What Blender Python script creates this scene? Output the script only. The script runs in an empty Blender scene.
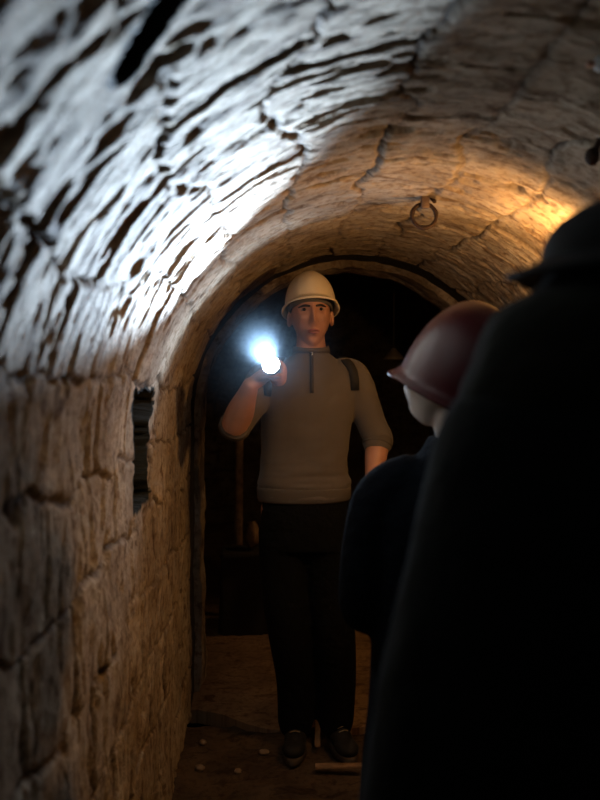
import bpy, bmesh, math, random
import numpy as np
from mathutils import Vector, Matrix, Euler
from mathutils.bvhtree import BVHTree

random.seed(7)
SC = bpy.context.scene
COL = SC.collection

# ------------------------------------------------------------------ camera
F = 800.0                      # focal length in pixels of the 600x800 frame
CAM_H = 1.435
VPX, VPY = 280.0, 380.0        # where the tunnel axis vanishes
cam_d = bpy.data.cameras.new('camera')
cam = bpy.data.objects.new('camera', cam_d)
COL.objects.link(cam)
SC.camera = cam
cam_d.sensor_fit = 'VERTICAL'
cam_d.sensor_height = 36.0
cam_d.lens = 36.0 * F / 800.0
cam_d.clip_start = 0.02
cam.location = (0, 0, CAM_H)
yaw = math.atan((300 - VPX) / F)
pitch = math.atan((VPY - 400) / F)
cam.rotation_euler = (math.pi / 2 + pitch, 0, -yaw)
cam_d.dof.use_dof = True
cam_d.dof.focus_distance = 2.95
cam_d.dof.aperture_fstop = 2.6
CAMM = Euler((math.pi / 2 + pitch, 0, -yaw)).to_matrix()
ORG = Vector((0, 0, CAM_H))


def ray(px, py):
    return (CAMM @ Vector(((px - 300) / F, (400 - py) / F, -1.0))).normalized()


def at(px, py, Y):
    d = ray(px, py)
    return ORG + d * (Y / d.y)


# ------------------------------------------------------------------ world, exposure
w = bpy.data.worlds.new('world')
SC.world = w
w.use_nodes = True
w.node_tree.nodes['Background'].inputs[0].default_value = (0.5, 0.62, 0.8, 1)
w.node_tree.nodes['Background'].inputs[1].default_value = 0.0
SC.view_settings.view_transform = 'Standard'
SC.view_settings.look = 'None'
SC.view_settings.gamma = 1.0
SC.view_settings.exposure = 0.0
SC.view_settings.use_curve_mapping = False

# ------------------------------------------------------------------ lights
GLOW_DENSITY = 0.11  # density of the added volume that draws the torch glow
LAMP = Vector((0.755, 2.04, CAM_H + 0.25))


def point(name, loc, power, col, r):
    l = bpy.data.lights.new(name, 'POINT')
    l.energy = power
    l.color = col
    l.shadow_soft_size = r
    o = bpy.data.objects.new(name, l)
    o.location = loc
    COL.objects.link(o)
    return o


def spot(name, loc, d, power, col, cone, blend, r):
    l = bpy.data.lights.new(name, 'SPOT')
    l.energy = power
    l.color = col
    l.spot_size = math.radians(cone)
    l.spot_blend = blend
    l.shadow_soft_size = r
    o = bpy.data.objects.new(name, l)
    o.location = loc
    o.rotation_euler = Vector(d).to_track_quat('-Z', 'Y').to_euler()
    COL.objects.link(o)
    return o


WARM = (1.0, 0.50, 0.15)
COOL = (0.58, 0.77, 1.0)
point('wall_lamp_light', LAMP + Vector((-0.045, 0.0, -0.01)), 12.0, WARM, 0.02)
TORCH = at(271, 365, 2.62)
TDIR = Vector((-0.135, -0.955, 0.275)).normalized()
spot('torch_beam', TORCH + TDIR * 0.012, TDIR, 680.0, COOL, 40, 1.0, 0.012)
spot('torch_spill', TORCH + TDIR * 0.014, TDIR, 9.0, COOL, 150, 0.6, 0.012)
LAMP2 = Vector((0.62, 4.35, 1.55))
spot('far_lamp_light', LAMP2 + Vector((0, 0, -0.03)), (-0.62, -0.45, -1.2), 6.0, WARM, 95, 0.8, 0.02)

# ------------------------------------------------------------------ helpers


def tag(o, label=None, cat=None, group=None, kind=None):
    if label: o['label'] = label
    if cat: o['category'] = cat
    if group: o['group'] = group
    if kind: o['kind'] = kind
    return o


def empty(name, loc, label, cat, group=None):
    o = bpy.data.objects.new(name, None)
    o.empty_display_size = 0.05
    o.location = loc
    COL.objects.link(o)
    tag(o, label, cat, group)
    bpy.context.view_layer.update()
    return o


def link(name, me, mat, parent=None, smooth=True):
    """me holds world coordinates; a child keeps them through the inverse matrix."""
    if mat is not None and not me.materials:
        me.materials.append(mat)
    if smooth:
        me.polygons.foreach_set('use_smooth', [True] * len(me.polygons))
    o = bpy.data.objects.new(name, me)
    COL.objects.link(o)
    if parent is not None:
        top = parent
        off = Vector(parent.get('_w', (0, 0, 0))) if parent.type != 'EMPTY' else parent.location.copy()
        me.transform(Matrix.Translation(-off))
        o.parent = parent
        o['_w'] = tuple(off)
    else:
        o['_w'] = (0.0, 0.0, 0.0)
    return o


def from_bm(name, bm, mat, parent=None, smooth=True):
    bmesh.ops.recalc_face_normals(bm, faces=bm.faces)
    me = bpy.data.meshes.new(name)
    bm.to_mesh(me)
    bm.free()
    return link(name, me, mat, parent, smooth)


def ring_stack(bm, rings, cap=True):
    vs = [[bm.verts.new(p) for p in r] for r in rings]
    n = len(rings[0])
    for a, b in zip(vs[:-1], vs[1:]):
        for i in range(n):
            bm.faces.new((a[i], a[(i + 1) % n], b[(i + 1) % n], b[i]))
    if cap:
        bm.faces.new(list(reversed(vs[0])))
        bm.faces.new(vs[-1])
    return vs


def interp(vals, t):
    """Catmull-Rom through a list of tuples"""
    n = len(vals)
    x = t * (n - 1)
    i = min(int(x), n - 2)
    f = x - i
    p0 = np.array(vals[max(i - 1, 0)], float); p1 = np.array(vals[i], float)
    p2 = np.array(vals[i + 1], float); p3 = np.array(vals[min(i + 2, n - 1)], float)
    return 0.5 * ((2 * p1) + (-p0 + p2) * f + (2 * p0 - 5 * p1 + 4 * p2 - p3) * f * f + (-p0 + 3 * p1 - 3 * p2 + p3) * f ** 3)


def torso(bm, secs, n=40, steps=None, power=2.3):
    """secs: (z, cx, cy, rx, ry): horizontal super-elliptic sections"""
    steps = steps or len(secs) * 5
    rings = []
    for k in range(steps + 1):
        z, cx, cy, rx, ry = interp(secs, k / steps)
        r = []
        for i in range(n):
            a = 2 * math.pi * i / n
            c, s = math.cos(a), math.sin(a)
            r.append((cx + rx * math.copysign(abs(c) ** (2 / power), c), cy + ry * math.copysign(abs(s) ** (2 / power), s), z))
        rings.append(r)
    ring_stack(bm, rings)


def limb(bm, pts, n=20, steps=None, round_ends=True, flat=None):
    """pts: (x,y,z,r); a smooth tapered tube. flat: (axis Vector, factor) squashes the section"""
    steps = steps or len(pts) * 6
    P = [interp(pts, k / steps) for k in range(steps + 1)]
    C = [Vector(p[:3]) for p in P]
    R = [max(p[3], 1e-4) for p in P]
    T = [(C[min(i + 1, steps)] - C[max(i - 1, 0)]).normalized() for i in range(steps + 1)]
    u = T[0].orthogonal().normalized()
    rings = []

    def sec(c, t, u, r):
        v = t.cross(u)
        out = []
        for i in range(n):
            a = 2 * math.pi * i / n
            q = (u * math.cos(a) + v * math.sin(a)) * r
            if flat:
                ax = flat[0]
                q = q - ax * (q.dot(ax) * (1 - flat[1]))
            out.append(c + q)
        return out
    if round_ends:
        for b in (80, 55, 30):
            b = math.radians(b)
            rings.append(sec(C[0] - T[0] * R[0] * math.sin(b), T[0], u, R[0] * math.cos(b)))
    for c, t, r in zip(C, T, R):
        u = (u - t * u.dot(t)).normalized()
        rings.append(sec(c, t, u, r))
    if round_ends:
        for b in (30, 55, 80):
            b = math.radians(b)
            rings.append(sec(C[-1] + T[-1] * R[-1] * math.sin(b), T[-1], u, R[-1] * math.cos(b)))
    ring_stack(bm, rings)


def ellipsoid(bm, c, r, rot=None, seg=20):
    m = Matrix.Translation(Vector(c)) @ (rot.to_4x4() if rot else Matrix()) @ Matrix.Diagonal((r[0], r[1], r[2], 1))
    bmesh.ops.create_uvsphere(bm, u_segments=seg, v_segments=seg // 2 + 2, radius=1, matrix=m)


def box(bm, c, size, rot=None, bevel=0.0):
    m = Matrix.Translation(Vector(c)) @ (rot.to_4x4() if rot else Matrix()) @ Matrix.Diagonal((size[0], size[1], size[2], 1))
    g = bmesh.ops.create_cube(bm, size=1, matrix=m)
    if bevel:
        es = {e for v in g['verts'] for e in v.link_edges}
        bmesh.ops.bevel(bm, geom=list(es), offset=bevel, segments=2, affect='EDGES', profile=0.6)


def evaluated(bm, mods):
    bmesh.ops.recalc_face_normals(bm, faces=bm.faces)
    me = bpy.data.meshes.new('t')
    bm.to_mesh(me); bm.free()
    o = bpy.data.objects.new('t', me)
    COL.objects.link(o)
    for typ, props in mods:
        m = o.modifiers.new(typ, typ)
        for k, v in props.items():
            setattr(m, k, v)
    dg = bpy.context.evaluated_depsgraph_get()
    out = bpy.data.meshes.new_from_object(o.evaluated_get(dg))
    bpy.data.objects.remove(o)
    bpy.data.meshes.remove(me)
    return out


def fuse(name, bm, mat, parent, voxel=0.006, smooth=4):
    me = evaluated(bm, [('REMESH', dict(mode='VOXEL', voxel_size=voxel)), ('SMOOTH', dict(factor=0.5, iterations=smooth))])
    me.name = name
    return link(name, me, mat, parent)


def hit(o, px, py, lift=0.0):
    """point on the surface of o seen at a pixel, and its normal"""
    off = Vector(o.get('_w', (0, 0, 0)))
    me = o.data
    key = me.name
    if key not in _bvh:
        _bvh[key] = BVHTree.FromPolygons([v.co + off for v in me.vertices], [tuple(p.vertices) for p in me.polygons])
    d = ray(px, py)
    loc, nor, _, _ = _bvh[key].ray_cast(ORG, d)
    if loc is None:
        return None, None
    if nor.dot(d) > 0:
        nor = -nor
    return loc + nor * lift, nor


_bvh = {}


def ribbon(bm, pts, nors, width, thick):
    """flat strip lying on a surface"""
    rows = []
    n = len(pts)
    for i, (p, q) in enumerate(zip(pts, nors)):
        t = (pts[min(i + 1, n - 1)] - pts[max(i - 1, 0)]).normalized()
        s = t.cross(q).normalized()
        q = s.cross(t).normalized()
        if q.dot(nors[i]) < 0: q = -q
        rows.append([p + s * width / 2 - q * thick, p + s * width / 2 + q * thick, p - s * width / 2 + q * thick, p - s * width / 2 - q * thick])
    ring_stack(bm, rows)


# ------------------------------------------------------------------ noise
def vnoise(u, v, seed):
    ui = np.floor(u).astype(np.int64); vi = np.floor(v).astype(np.int64)
    fu = u - ui; fv = v - vi
    fu = fu * fu * (3 - 2 * fu); fv = fv * fv * (3 - 2 * fv)

    def h(a, b):
        x = (a * 374761393 + b * 668265263 + seed * 982451653) & 0xFFFFFFFF
        x = ((x ^ (x >> 13)) * 1274126177) & 0xFFFFFFFF
        return ((x ^ (x >> 16)) & 0xFFFF) / 65535.0
    a = h(ui, vi); b = h(ui + 1, vi); c = h(ui, vi + 1); d = h(ui + 1, vi + 1)
    return (a * (1 - fu) + b * fu) * (1 - fv) + (c * (1 - fu) + d * fu) * fv


def fbm(u, v, seed, octs=4):
    s = 0; a = 0.5; tot = 0
    for k in range(octs):
        s = s + a * vnoise(u, v, seed + 17 * k)
        tot += a
        a *= 0.5; u = u * 2.03 + 3.7; v = v * 2.03 + 1.3
    return s / tot


def sstep(a, b, x):
    t = np.clip((x - a) / (b - a), 0, 1)
    return t * t * (3 - 2 * t)


# ------------------------------------------------------------------ materials
def mat(name, col, rough=0.7, metal=0.0, bump=None, var=None, spec=0.5, emit=None, coat=0.0, sheen=0.0):
    m = bpy.data.materials.new(name)
    m.use_nodes = True
    nt = m.node_tree
    b = nt.nodes['Principled BSDF']
    b.inputs['Base Color'].default_value = (*col, 1)
    b.inputs['Roughness'].default_value = rough
    b.inputs['Metallic'].default_value = metal
    b.inputs['Specular IOR Level'].default_value = spec
    b.inputs['Coat Weight'].default_value = coat
    b.inputs['Sheen Weight'].default_value = sheen
    if emit:
        b.inputs['Emission Color'].default_value = (*emit[0], 1)
        b.inputs['Emission Strength'].default_value = emit[1]
    tc = nt.nodes.new('ShaderNodeTexCoord')
    if bump:
        nz = nt.nodes.new('ShaderNodeTexNoise')
        nz.inputs['Scale'].default_value = bump[0]
        nz.inputs['Detail'].default_value = 5
        nt.links.new(tc.outputs['Object'], nz.inputs['Vector'])
        bp = nt.nodes.new('ShaderNodeBump')
        bp.inputs['Strength'].default_value = bump[1]
        bp.inputs['Distance'].default_value = bump[2] if len(bump) > 2 else 0.01
        nt.links.new(nz.outputs['Fac'], bp.inputs['Height'])
        nt.links.new(bp.outputs[0], b.inputs['Normal'])
    if var:
        nz = nt.nodes.new('ShaderNodeTexNoise')
        nz.inputs['Scale'].default_value = var[0]
        nz.inputs['Detail'].default_value = 4
        nt.links.new(tc.outputs['Object'], nz.inputs['Vector'])
        rp = nt.nodes.new('ShaderNodeValToRGB')
        rp.color_ramp.elements[0].position = 0.35
        rp.color_ramp.elements[1].position = 0.65
        rp.color_ramp.elements[0].color = (*[c * var[1] for c in col], 1)
        rp.color_ramp.elements[1].color = (*[min(1, c * var[2]) for c in col], 1)
        nt.links.new(nz.outputs['Fac'], rp.inputs[0])
        nt.links.new(rp.outputs[0], b.inputs['Base Color'])
    return m


def stone_mat(name, light, mid, dark, fine=1.0):
    """masonry: light stone faces, brown stains, dark joints (joint and soot are attributes of the mesh)"""
    m = bpy.data.materials.new(name)
    m.use_nodes = True
    nt = m.node_tree; N = nt.nodes.new; L = nt.links.new
    b = nt.nodes['Principled BSDF']
    b.inputs['Roughness'].default_value = 0.85
    b.inputs['Specular IOR Level'].default_value = 0.25
    uv = N('ShaderNodeUVMap'); uv.uv_map = 'surface'
    mp = N('ShaderNodeMapping'); mp.inputs['Scale'].default_value = (1, 1, 1)
    L(uv.outputs[0], mp.inputs[0])
    mp2 = N('ShaderNodeMapping'); mp2.inputs['Scale'].default_value = (3.2, 7.5, 1)
    L(uv.outputs[0], mp2.inputs[0])

    def noise(src, sc, det, rough=0.6, dist=0.0):
        n = N('ShaderNodeTexNoise'); n.noise_dimensions = '2D'
        n.inputs['Scale'].default_value = sc; n.inputs['Detail'].default_value = det
        n.inputs['Roughness'].default_value = rough; n.inputs['Distortion'].default_value = dist
        L(src, n.inputs['Vector']); return n.outputs['Fac']

    def ramp(src, a, bb, ca, cb):
        r = N('ShaderNodeValToRGB'); e = r.color_ramp.elements
        e[0].position = a; e[1].position = bb; e[0].color = (*ca, 1); e[1].color = (*cb, 1)
        L(src, r.inputs[0]); return r.outputs[0]

    def mixc(f, a, bb, typ='MIX'):
        x = N('ShaderNodeMix'); x.data_type = 'RGBA'; x.blend_type = typ
        if isinstance(f, float): x.inputs[0].default_value = f
        else: L(f, x.inputs[0])
        L(a, x.inputs[6])
        if isinstance(bb, tuple): x.inputs[7].default_value = (*bb, 1)
        else: L(bb, x.inputs[7])
        return x.outputs[2]
    base = ramp(noise(mp.outputs[0], 4.0, 6), 0.38, 0.66, mid, light)
    streak = ramp(noise(mp2.outputs[0], 2.6, 6, 0.65, 0.6), 0.34, 0.45, (0.36, 0.27, 0.20), (1, 1, 1))
    c = mixc(0.8, base, streak, 'MULTIPLY')
    speck = ramp(noise(mp.outputs[0], 38.0, 4), 0.36, 0.5, (0.55, 0.46, 0.38), (1, 1, 1))
    c = mixc(0.7, c, speck, 'MULTIPLY')
    j = N('ShaderNodeAttribute'); j.attribute_name = 'joint'
    c = mixc(j.outputs['Fac'], c, dark)
    s = N('ShaderNodeAttribute'); s.attribute_name = 'recess_shade'
    c = mixc(s.outputs['Fac'], c, (0.016, 0.018, 0.015))  # shade inside the sockets painted into the colour
    L(c, b.inputs['Base Color'])
    bp = N('ShaderNodeBump'); bp.inputs['Strength'].default_value = 0.9; bp.inputs['Distance'].default_value = 0.006
    L(noise(mp.outputs[0], 60.0 * fine, 6, 0.7), bp.inputs['Height'])
    bp2 = N('ShaderNodeBump'); bp2.inputs['Strength'].default_value = 0.7; bp2.inputs['Distance'].default_value = 0.010
    L(noise(mp2.outputs[0], 6.0, 5, 0.6), bp2.inputs['Height'])
    L(bp.outputs[0], bp2.inputs['Normal'])
    L(bp2.outputs[0], b.inputs['Normal'])
    return m


M_STONE = stone_mat('limestone_masonry', (0.52, 0.44, 0.34), (0.33, 0.26, 0.185), (0.075, 0.05, 0.033))
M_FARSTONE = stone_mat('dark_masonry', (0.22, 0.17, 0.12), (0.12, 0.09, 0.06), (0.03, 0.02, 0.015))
M_EARTH_SHADE = stone_mat('shaded_earth', (0.11, 0.075, 0.045), (0.06, 0.04, 0.025), (0.03, 0.02, 0.012))  # darker colour paints the shadow on the floor before the arch
M_SILL_LIT = stone_mat('lit_floor_slab', (0.36, 0.24, 0.14), (0.22, 0.14, 0.08), (0.04, 0.025, 0.015))  # lighter colour paints the lit patch of floor beyond the shadow edge
M_BLACK = mat('matte_black', (0.018, 0.013, 0.01), 0.85, bump=(30, 0.5, 0.01))  # black that paints the shade of the groove before the arch
M_IRON = mat('rusty_iron', (0.03, 0.014, 0.009), 0.7, metal=0.3, bump=(220, 0.7, 0.003), var=(90, 0.6, 1.8))
M_IRONP = mat('iron_plate', (0.16, 0.11, 0.085), 0.55, metal=0.5, bump=(120, 0.6, 0.003))
M_SKIN = mat('skin', (0.50, 0.25, 0.165), 0.5, bump=(180, 0.15, 0.003), var=(14, 0.9, 1.08))
M_SKINP = mat('pale_skin', (0.60, 0.56, 0.54), 0.6, bump=(120, 0.2, 0.003))
M_LIP = mat('lips', (0.36, 0.12, 0.09), 0.45)
M_HAIR = mat('dark_hair', (0.02, 0.013, 0.009), 0.6, bump=(160, 0.7, 0.004))
M_EYEW = mat('shaded_eye_white', (0.34, 0.27, 0.23), 0.35)  # white darkened to paint in the shade of the eye sockets
M_IRIS = mat('iris', (0.02, 0.012, 0.008), 0.2)
M_SHIRT = mat('taupe_knit', (0.135, 0.115, 0.098), 0.9, bump=(420, 0.35, 0.003), var=(7, 0.92, 1.06), spec=0.2, sheen=0.15)
M_HEM = mat('taupe_knit_rib', (0.11, 0.094, 0.08), 0.9, bump=(500, 0.5, 0.003), spec=0.2)
M_ZIP = mat('zip_tape', (0.035, 0.03, 0.026), 0.7)
M_CHROME = mat('chrome', (0.8, 0.8, 0.8), 0.2, metal=1.0)
M_TROUSER = mat('black_trouser_cloth', (0.0015, 0.0015, 0.002), 0.9, bump=(30, 0.6, 0.02), spec=0.2)
M_SHOE = mat('black_shoe_leather', (0.005, 0.0045, 0.004), 0.75, bump=(80, 0.3, 0.004))
M_SOLE = mat('shoe_sole', (0.06, 0.045, 0.035), 0.7)
M_LACE = mat('shoe_lace', (0.30, 0.24, 0.15), 0.8)
M_PACK = mat('backpack_webbing', (0.018, 0.018, 0.02), 0.8, bump=(300, 0.4, 0.003))
M_HATW = mat('cream_helmet_plastic', (0.86, 0.74, 0.54), 0.42, coat=0.15)
M_HATWI = mat('helmet_headband', (0.12, 0.11, 0.10), 0.7)
M_HATR = mat('red_helmet_plastic', (0.06, 0.003, 0.009), 0.38, coat=0.15)
M_HATB = mat('black_helmet_plastic', (0.004, 0.004, 0.005), 0.8, spec=0.2)
M_NAVY = mat('dark_navy_jacket', (0.002, 0.0035, 0.007), 0.95, bump=(25, 0.6, 0.02), spec=0.08)
M_COAT = mat('dark_green_grey_coat', (0.0055, 0.0068, 0.0068), 0.95, bump=(18, 0.5, 0.02), spec=0.1, sheen=0.03)
M_HOOD = mat('dark_olive_hood', (0.010, 0.0105, 0.008), 0.95, bump=(25, 0.5, 0.02), spec=0.1, sheen=0.03)
M_TORCH = mat('torch_aluminium', (0.03, 0.03, 0.035), 0.35, metal=0.8)
M_LENS = mat('torch_lens', (0.9, 0.95, 1.0), 0.2, emit=((0.80, 0.92, 1.0), 40))
M_BULB = mat('bulb_glass', (1, 0.7, 0.4), 0.3, emit=((1.0, 0.55, 0.2), 25))
M_CERAM = mat('lamp_base', (0.12, 0.10, 0.08), 0.5)
M_WOOD = mat('weathered_wood', (0.30, 0.19, 0.11), 0.8, bump=(60, 0.5, 0.006), var=(20, 0.6, 1.2))
M_PEB = mat('pale_pebble', (0.20, 0.15, 0.11), 0.8, bump=(90, 0.5, 0.004))
M_WHITE = mat('glazed_ceramic', (0.62, 0.68, 0.74), 0.3)
M_COPPER = mat('reddish_metal_cap', (0.40, 0.22, 0.17), 0.5)

# ------------------------------------------------------------------ the tunnel
CX, R, HS = 0.32, 0.70, CAM_H - 0.17
S1 = HS
S2 = HS + math.pi * R
S3 = S2 + HS


def prof(s, R=R, CX=CX, HS=HS):
    s1 = HS; s2 = HS + math.pi * R
    a = np.clip((s - s1) / R, 0, math.pi)
    x = CX - R * np.cos(a)
    z = np.where(s < s1, s, np.where(s > s2, HS - (s - s2), HS + R * np.sin(a)))
    return x, z, np.cos(a), -np.sin(a)        # point and the normal to the inside


def surf_pt(px, py):
    """where a pixel's ray meets the undisturbed vault: (s, y)"""
    d = ray(px, py)
    dx, dz = d.x / d.y, d.z / d.y
    a = dx * dx + dz * dz; b = 2 * (-dx * CX + dz * (CAM_H - HS)); c = CX ** 2 + (CAM_H - HS) ** 2 - R ** 2
    y = (-b + math.sqrt(b * b - 4 * a * c)) / (2 * a)
    x, z = dx * y, CAM_H + dz * y
    if z < HS:
        y = (CX - R) / dx; z = CAM_H + dz * y
        return z, y
    return HS + R * (math.pi - math.atan2(z - HS, x - CX)), y


def seg_dist(S, Y, a, b):
    ax, ay = a; bx, by = b
    dx, dy = bx - ax, by - ay
    t = np.clip(((S - ax) * dx + (Y - ay) * dy) / (dx * dx + dy * dy), 0, 1)
    return np.hypot(S - ax - t * dx, Y - ay - t * dy), t


def relief(S, Y, seed=1):
    wu = (fbm(S * 3, Y * 3, seed) - 0.5) * 0.16 + (fbm(S * 11, Y * 11, seed + 2) - 0.5) * 0.05
    wv = (fbm(S * 3 + 9, Y * 3 + 4, seed + 5) - 0.5) * 0.14 + (fbm(S * 12, Y * 12, seed + 7) - 0.5) * 0.045
    s = S + wu; y = Y + wv
    BR, BL = 0.205, 0.27                    # course width along the ring, block length along the axis
    row = np.floor(s / BR)
    fs = s / BR - row
    off = ((row.astype(np.int64) * 7919) % 97) / 97.0
    yy = y / BL + off
    cl = np.floor(yy)
    fy = yy - cl
    jd = np.minimum(np.minimum(fs, 1 - fs) * BR, np.minimum(fy, 1 - fy) * BL)
    jvis = sstep(0.30, 0.62, fbm(S * 2.3 + 5, Y * 2.3, seed + 11))     # joints fill up in places
    jw = 0.004 + 0.010 * fbm(S * 7, Y * 7, seed + 13)
    groove = (1 - sstep(jw * 0.3, jw, jd)) * (0.40 + 0.60 * jvis)
    hsh = (np.sin(row * 12.9898 + cl * 78.233) * 43758.5453) % 1.0
    h = (hsh - 0.5) * 0.009
    h = h - groove * 0.010
    h = h + (fbm(S * 4, Y * 5, seed + 21) - 0.5) * 0.020
    h = h + (fbm(S * 9, Y * 22, seed + 25) - 0.5) * 0.012
    h = h + (fbm(S * 30, Y * 55, seed + 29) - 0.5) * 0.007
    g = fbm(S * 7.5 + 3, Y * 30, seed + 31)
    gouge = sstep(0.65, 0.72, g)
    h = h - gouge * 0.010
    return h, np.clip(groove * 0.85 + gouge * 0.3 * sstep(0.4, 0.6, fbm(S * 3, Y * 3, seed + 41)), 0, 1)


def grid_mesh(name, X, Y, Z, U, V, joint, recess_shade, mat_, flip=False):
    nu, nv = X.shape
    co = np.stack([X, Y, Z], -1).reshape(-1, 3).astype(np.float32)
    me = bpy.data.meshes.new(name)
    idx = np.arange(nu * nv).reshape(nu, nv)
    q = np.stack([idx[:-1, :-1], idx[1:, :-1], idx[1:, 1:], idx[:-1, 1:]], -1).reshape(-1, 4)
    if flip: q = q[:, ::-1]
    nf = len(q)
    me.vertices.add(nu * nv); me.vertices.foreach_set('co', co.ravel())
    me.loops.add(nf * 4); me.loops.foreach_set('vertex_index', q.ravel().astype(np.int32))
    me.polygons.add(nf)
    me.polygons.foreach_set('loop_start', np.arange(0, nf * 4, 4, dtype=np.int32))
    me.polygons.foreach_set('loop_total', np.full(nf, 4, dtype=np.int32))
    me.update(calc_edges=True)
    uvl = me.uv_layers.new(name='surface')
    uv = np.stack([U, V], -1).reshape(-1, 2)[q.ravel()].astype(np.float32)
    uvl.data.foreach_set('uv', uv.ravel())
    for nm, arr in (('joint', joint), ('recess_shade', recess_shade)):
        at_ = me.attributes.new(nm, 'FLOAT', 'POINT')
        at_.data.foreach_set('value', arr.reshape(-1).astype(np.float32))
    me.validate()
    o = link(name, me, mat_)
    tag(o, kind='structure')
    return o


# the two sockets cut in the masonry
N_TOP = (surf_pt(146, 388)[0], 0.0)
nt_l, nt_r = surf_pt(135, 392), surf_pt(157, 392)
nb_l, nb_r = surf_pt(137, 508), surf_pt(151, 506)
G_A, G_B = surf_pt(127, 66), surf_pt(190, -22)


def vault_piece(name, s0, s1, y0, y1, step=0.007, mt=M_STONE, seed=1, R_=R, CX_=CX, HS_=HS, sockets=True, amp=1.0):
    ns = int((s1 - s0) / step) + 2; ny = int((y1 - y0) / step) + 2
    S, Y = np.meshgrid(np.linspace(s0, s1, ns), np.linspace(y0, y1, ny), indexing='ij')
    h, j = relief(S, Y, seed)
    h = h * amp
    recess_shade = np.zeros_like(h)
    if sockets:
        e = (fbm(S * 20, Y * 20, 77) - 0.5)
        # slot in the side wall, wider at its head
        t = np.clip((S - nb_l[0]) / (nt_l[0] - nb_l[0]), -1, 2)
        left = nb_l[1] + (nt_l[1] - nb_l[1]) * np.clip(t, 0, 1) + e * 0.05
        right = nb_r[1] + (nb_r[1] + 0.02 - nb_r[1]) * np.clip(t, 0, 1) + sstep(0.72, 0.86, t) * (nt_r[1] - nb_r[1] - 0.02) + e * 0.07
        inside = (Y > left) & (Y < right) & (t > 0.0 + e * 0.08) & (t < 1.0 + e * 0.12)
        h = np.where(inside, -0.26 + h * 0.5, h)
        recess_shade = np.where(inside, 1.0, recess_shade)  # painted shade over the whole slot interior
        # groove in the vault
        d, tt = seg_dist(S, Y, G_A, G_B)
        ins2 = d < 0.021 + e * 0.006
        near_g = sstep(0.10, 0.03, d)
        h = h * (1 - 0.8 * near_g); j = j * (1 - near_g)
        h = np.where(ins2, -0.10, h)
        recess_shade = np.where(ins2, 1.0, recess_shade)  # same painted shade inside the vault groove
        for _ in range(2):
            q = recess_shade.copy()
            q[1:] = np.maximum(q[1:], recess_shade[:-1]); q[:-1] = np.maximum(q[:-1], recess_shade[1:])
            q[:, 1:] = np.maximum(q[:, 1:], recess_shade[:, :-1]); q[:, :-1] = np.maximum(q[:, :-1], recess_shade[:, 1:])
            recess_shade = q
    x, z, nx, nz = prof(S, R_, CX_, HS_)
    return grid_mesh(name, x + nx * h, Y, z + nz * h, S, Y, j, recess_shade, mt)


SPL = HS + 0.42
YA = 3.40
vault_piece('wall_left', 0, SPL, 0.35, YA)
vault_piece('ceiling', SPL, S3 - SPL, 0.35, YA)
vault_piece('wall_right', S3 - SPL, S3, 0.35, YA, step=0.012)
# the tunnel behind the camera closes the light in
vault_piece('wall_near', 0, S3, -1.6, 0.36, step=0.025, sockets=False, seed=5)


def plain_wall(name, x0, x1, y, z0, z1, mt, step=0.03, seed=3):
    U, V = np.meshgrid(np.arange(x0, x1 + step, step), np.arange(z0, z1 + step, step), indexing='ij')
    h, j = relief(U, V, seed)
    return grid_mesh(name, U, y - h, V, U, V, j, np.zeros_like(h), mt)


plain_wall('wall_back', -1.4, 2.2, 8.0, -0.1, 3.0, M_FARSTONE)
plain_wall('wall_front', -0.6, 1.2, -1.55, -0.1, 2.1, M_FARSTONE)


def floor_piece(name, x0, x1, y0, y1, zf, mt, step, seed, amp=1.0):
    U, V = np.meshgrid(np.arange(x0, x1 + step, step), np.arange(y0, y1 + step, step), indexing='ij')
    h = (fbm(U * 4, V * 4, seed) - 0.5) * 0.05 + (fbm(U * 16, V * 16, seed + 1) - 0.5) * 0.02 + (fbm(U * 50, V * 50, seed + 2) - 0.5) * 0.007
    return grid_mesh(name, U, V, zf + h * amp, U, V, np.zeros_like(h), np.zeros_like(h), mt)


floor_piece('floor', -0.48, 1.12, -1.6, 3.30, -0.006, M_EARTH_SHADE, 0.012, 31)


# threshold and floor beyond the arch: edge shaped like the shadow line at the left jamb
def torch_glow():
    """added volume that imitates the torch glow: densest at the torch, fading outwards"""
    rad = 0.33
    bm = bmesh.new(); ellipsoid(bm, (0, 0, 0), (rad, rad, rad), None, 24)
    m = bpy.data.materials.new('torch_glow_volume'); m.use_nodes = True
    nt = m.node_tree; nt.nodes.clear(); N = nt.nodes.new; L = nt.links.new
    o = N('ShaderNodeOutputMaterial'); v = N('ShaderNodeVolumeScatter')
    v.inputs['Color'].default_value = (0.62, 0.82, 1, 1); v.inputs['Anisotropy'].default_value = 0.3
    tc = N('ShaderNodeTexCoord'); ln = N('ShaderNodeVectorMath'); ln.operation = 'LENGTH'
    mr = N('ShaderNodeMapRange'); mr.interpolation_type = 'SMOOTHSTEP'
    mr.inputs[1].default_value = 0.05; mr.inputs[2].default_value = rad * 0.97
    mr.inputs[3].default_value = GLOW_DENSITY; mr.inputs[4].default_value = 0.0
    L(tc.outputs['Object'], ln.inputs[0]); L(ln.outputs['Value'], mr.inputs[0]); L(mr.outputs[0], v.inputs['Density'])
    L(v.outputs[0], o.inputs['Volume'])
    h = from_bm('torch_glow_volume', bm, m, None, smooth=True)
    h.location = TORCH + TDIR * 0.03
    tag(h, 'added volume imitating the glow around the lit torch', 'dust', kind='stuff')


torch_glow()


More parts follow.
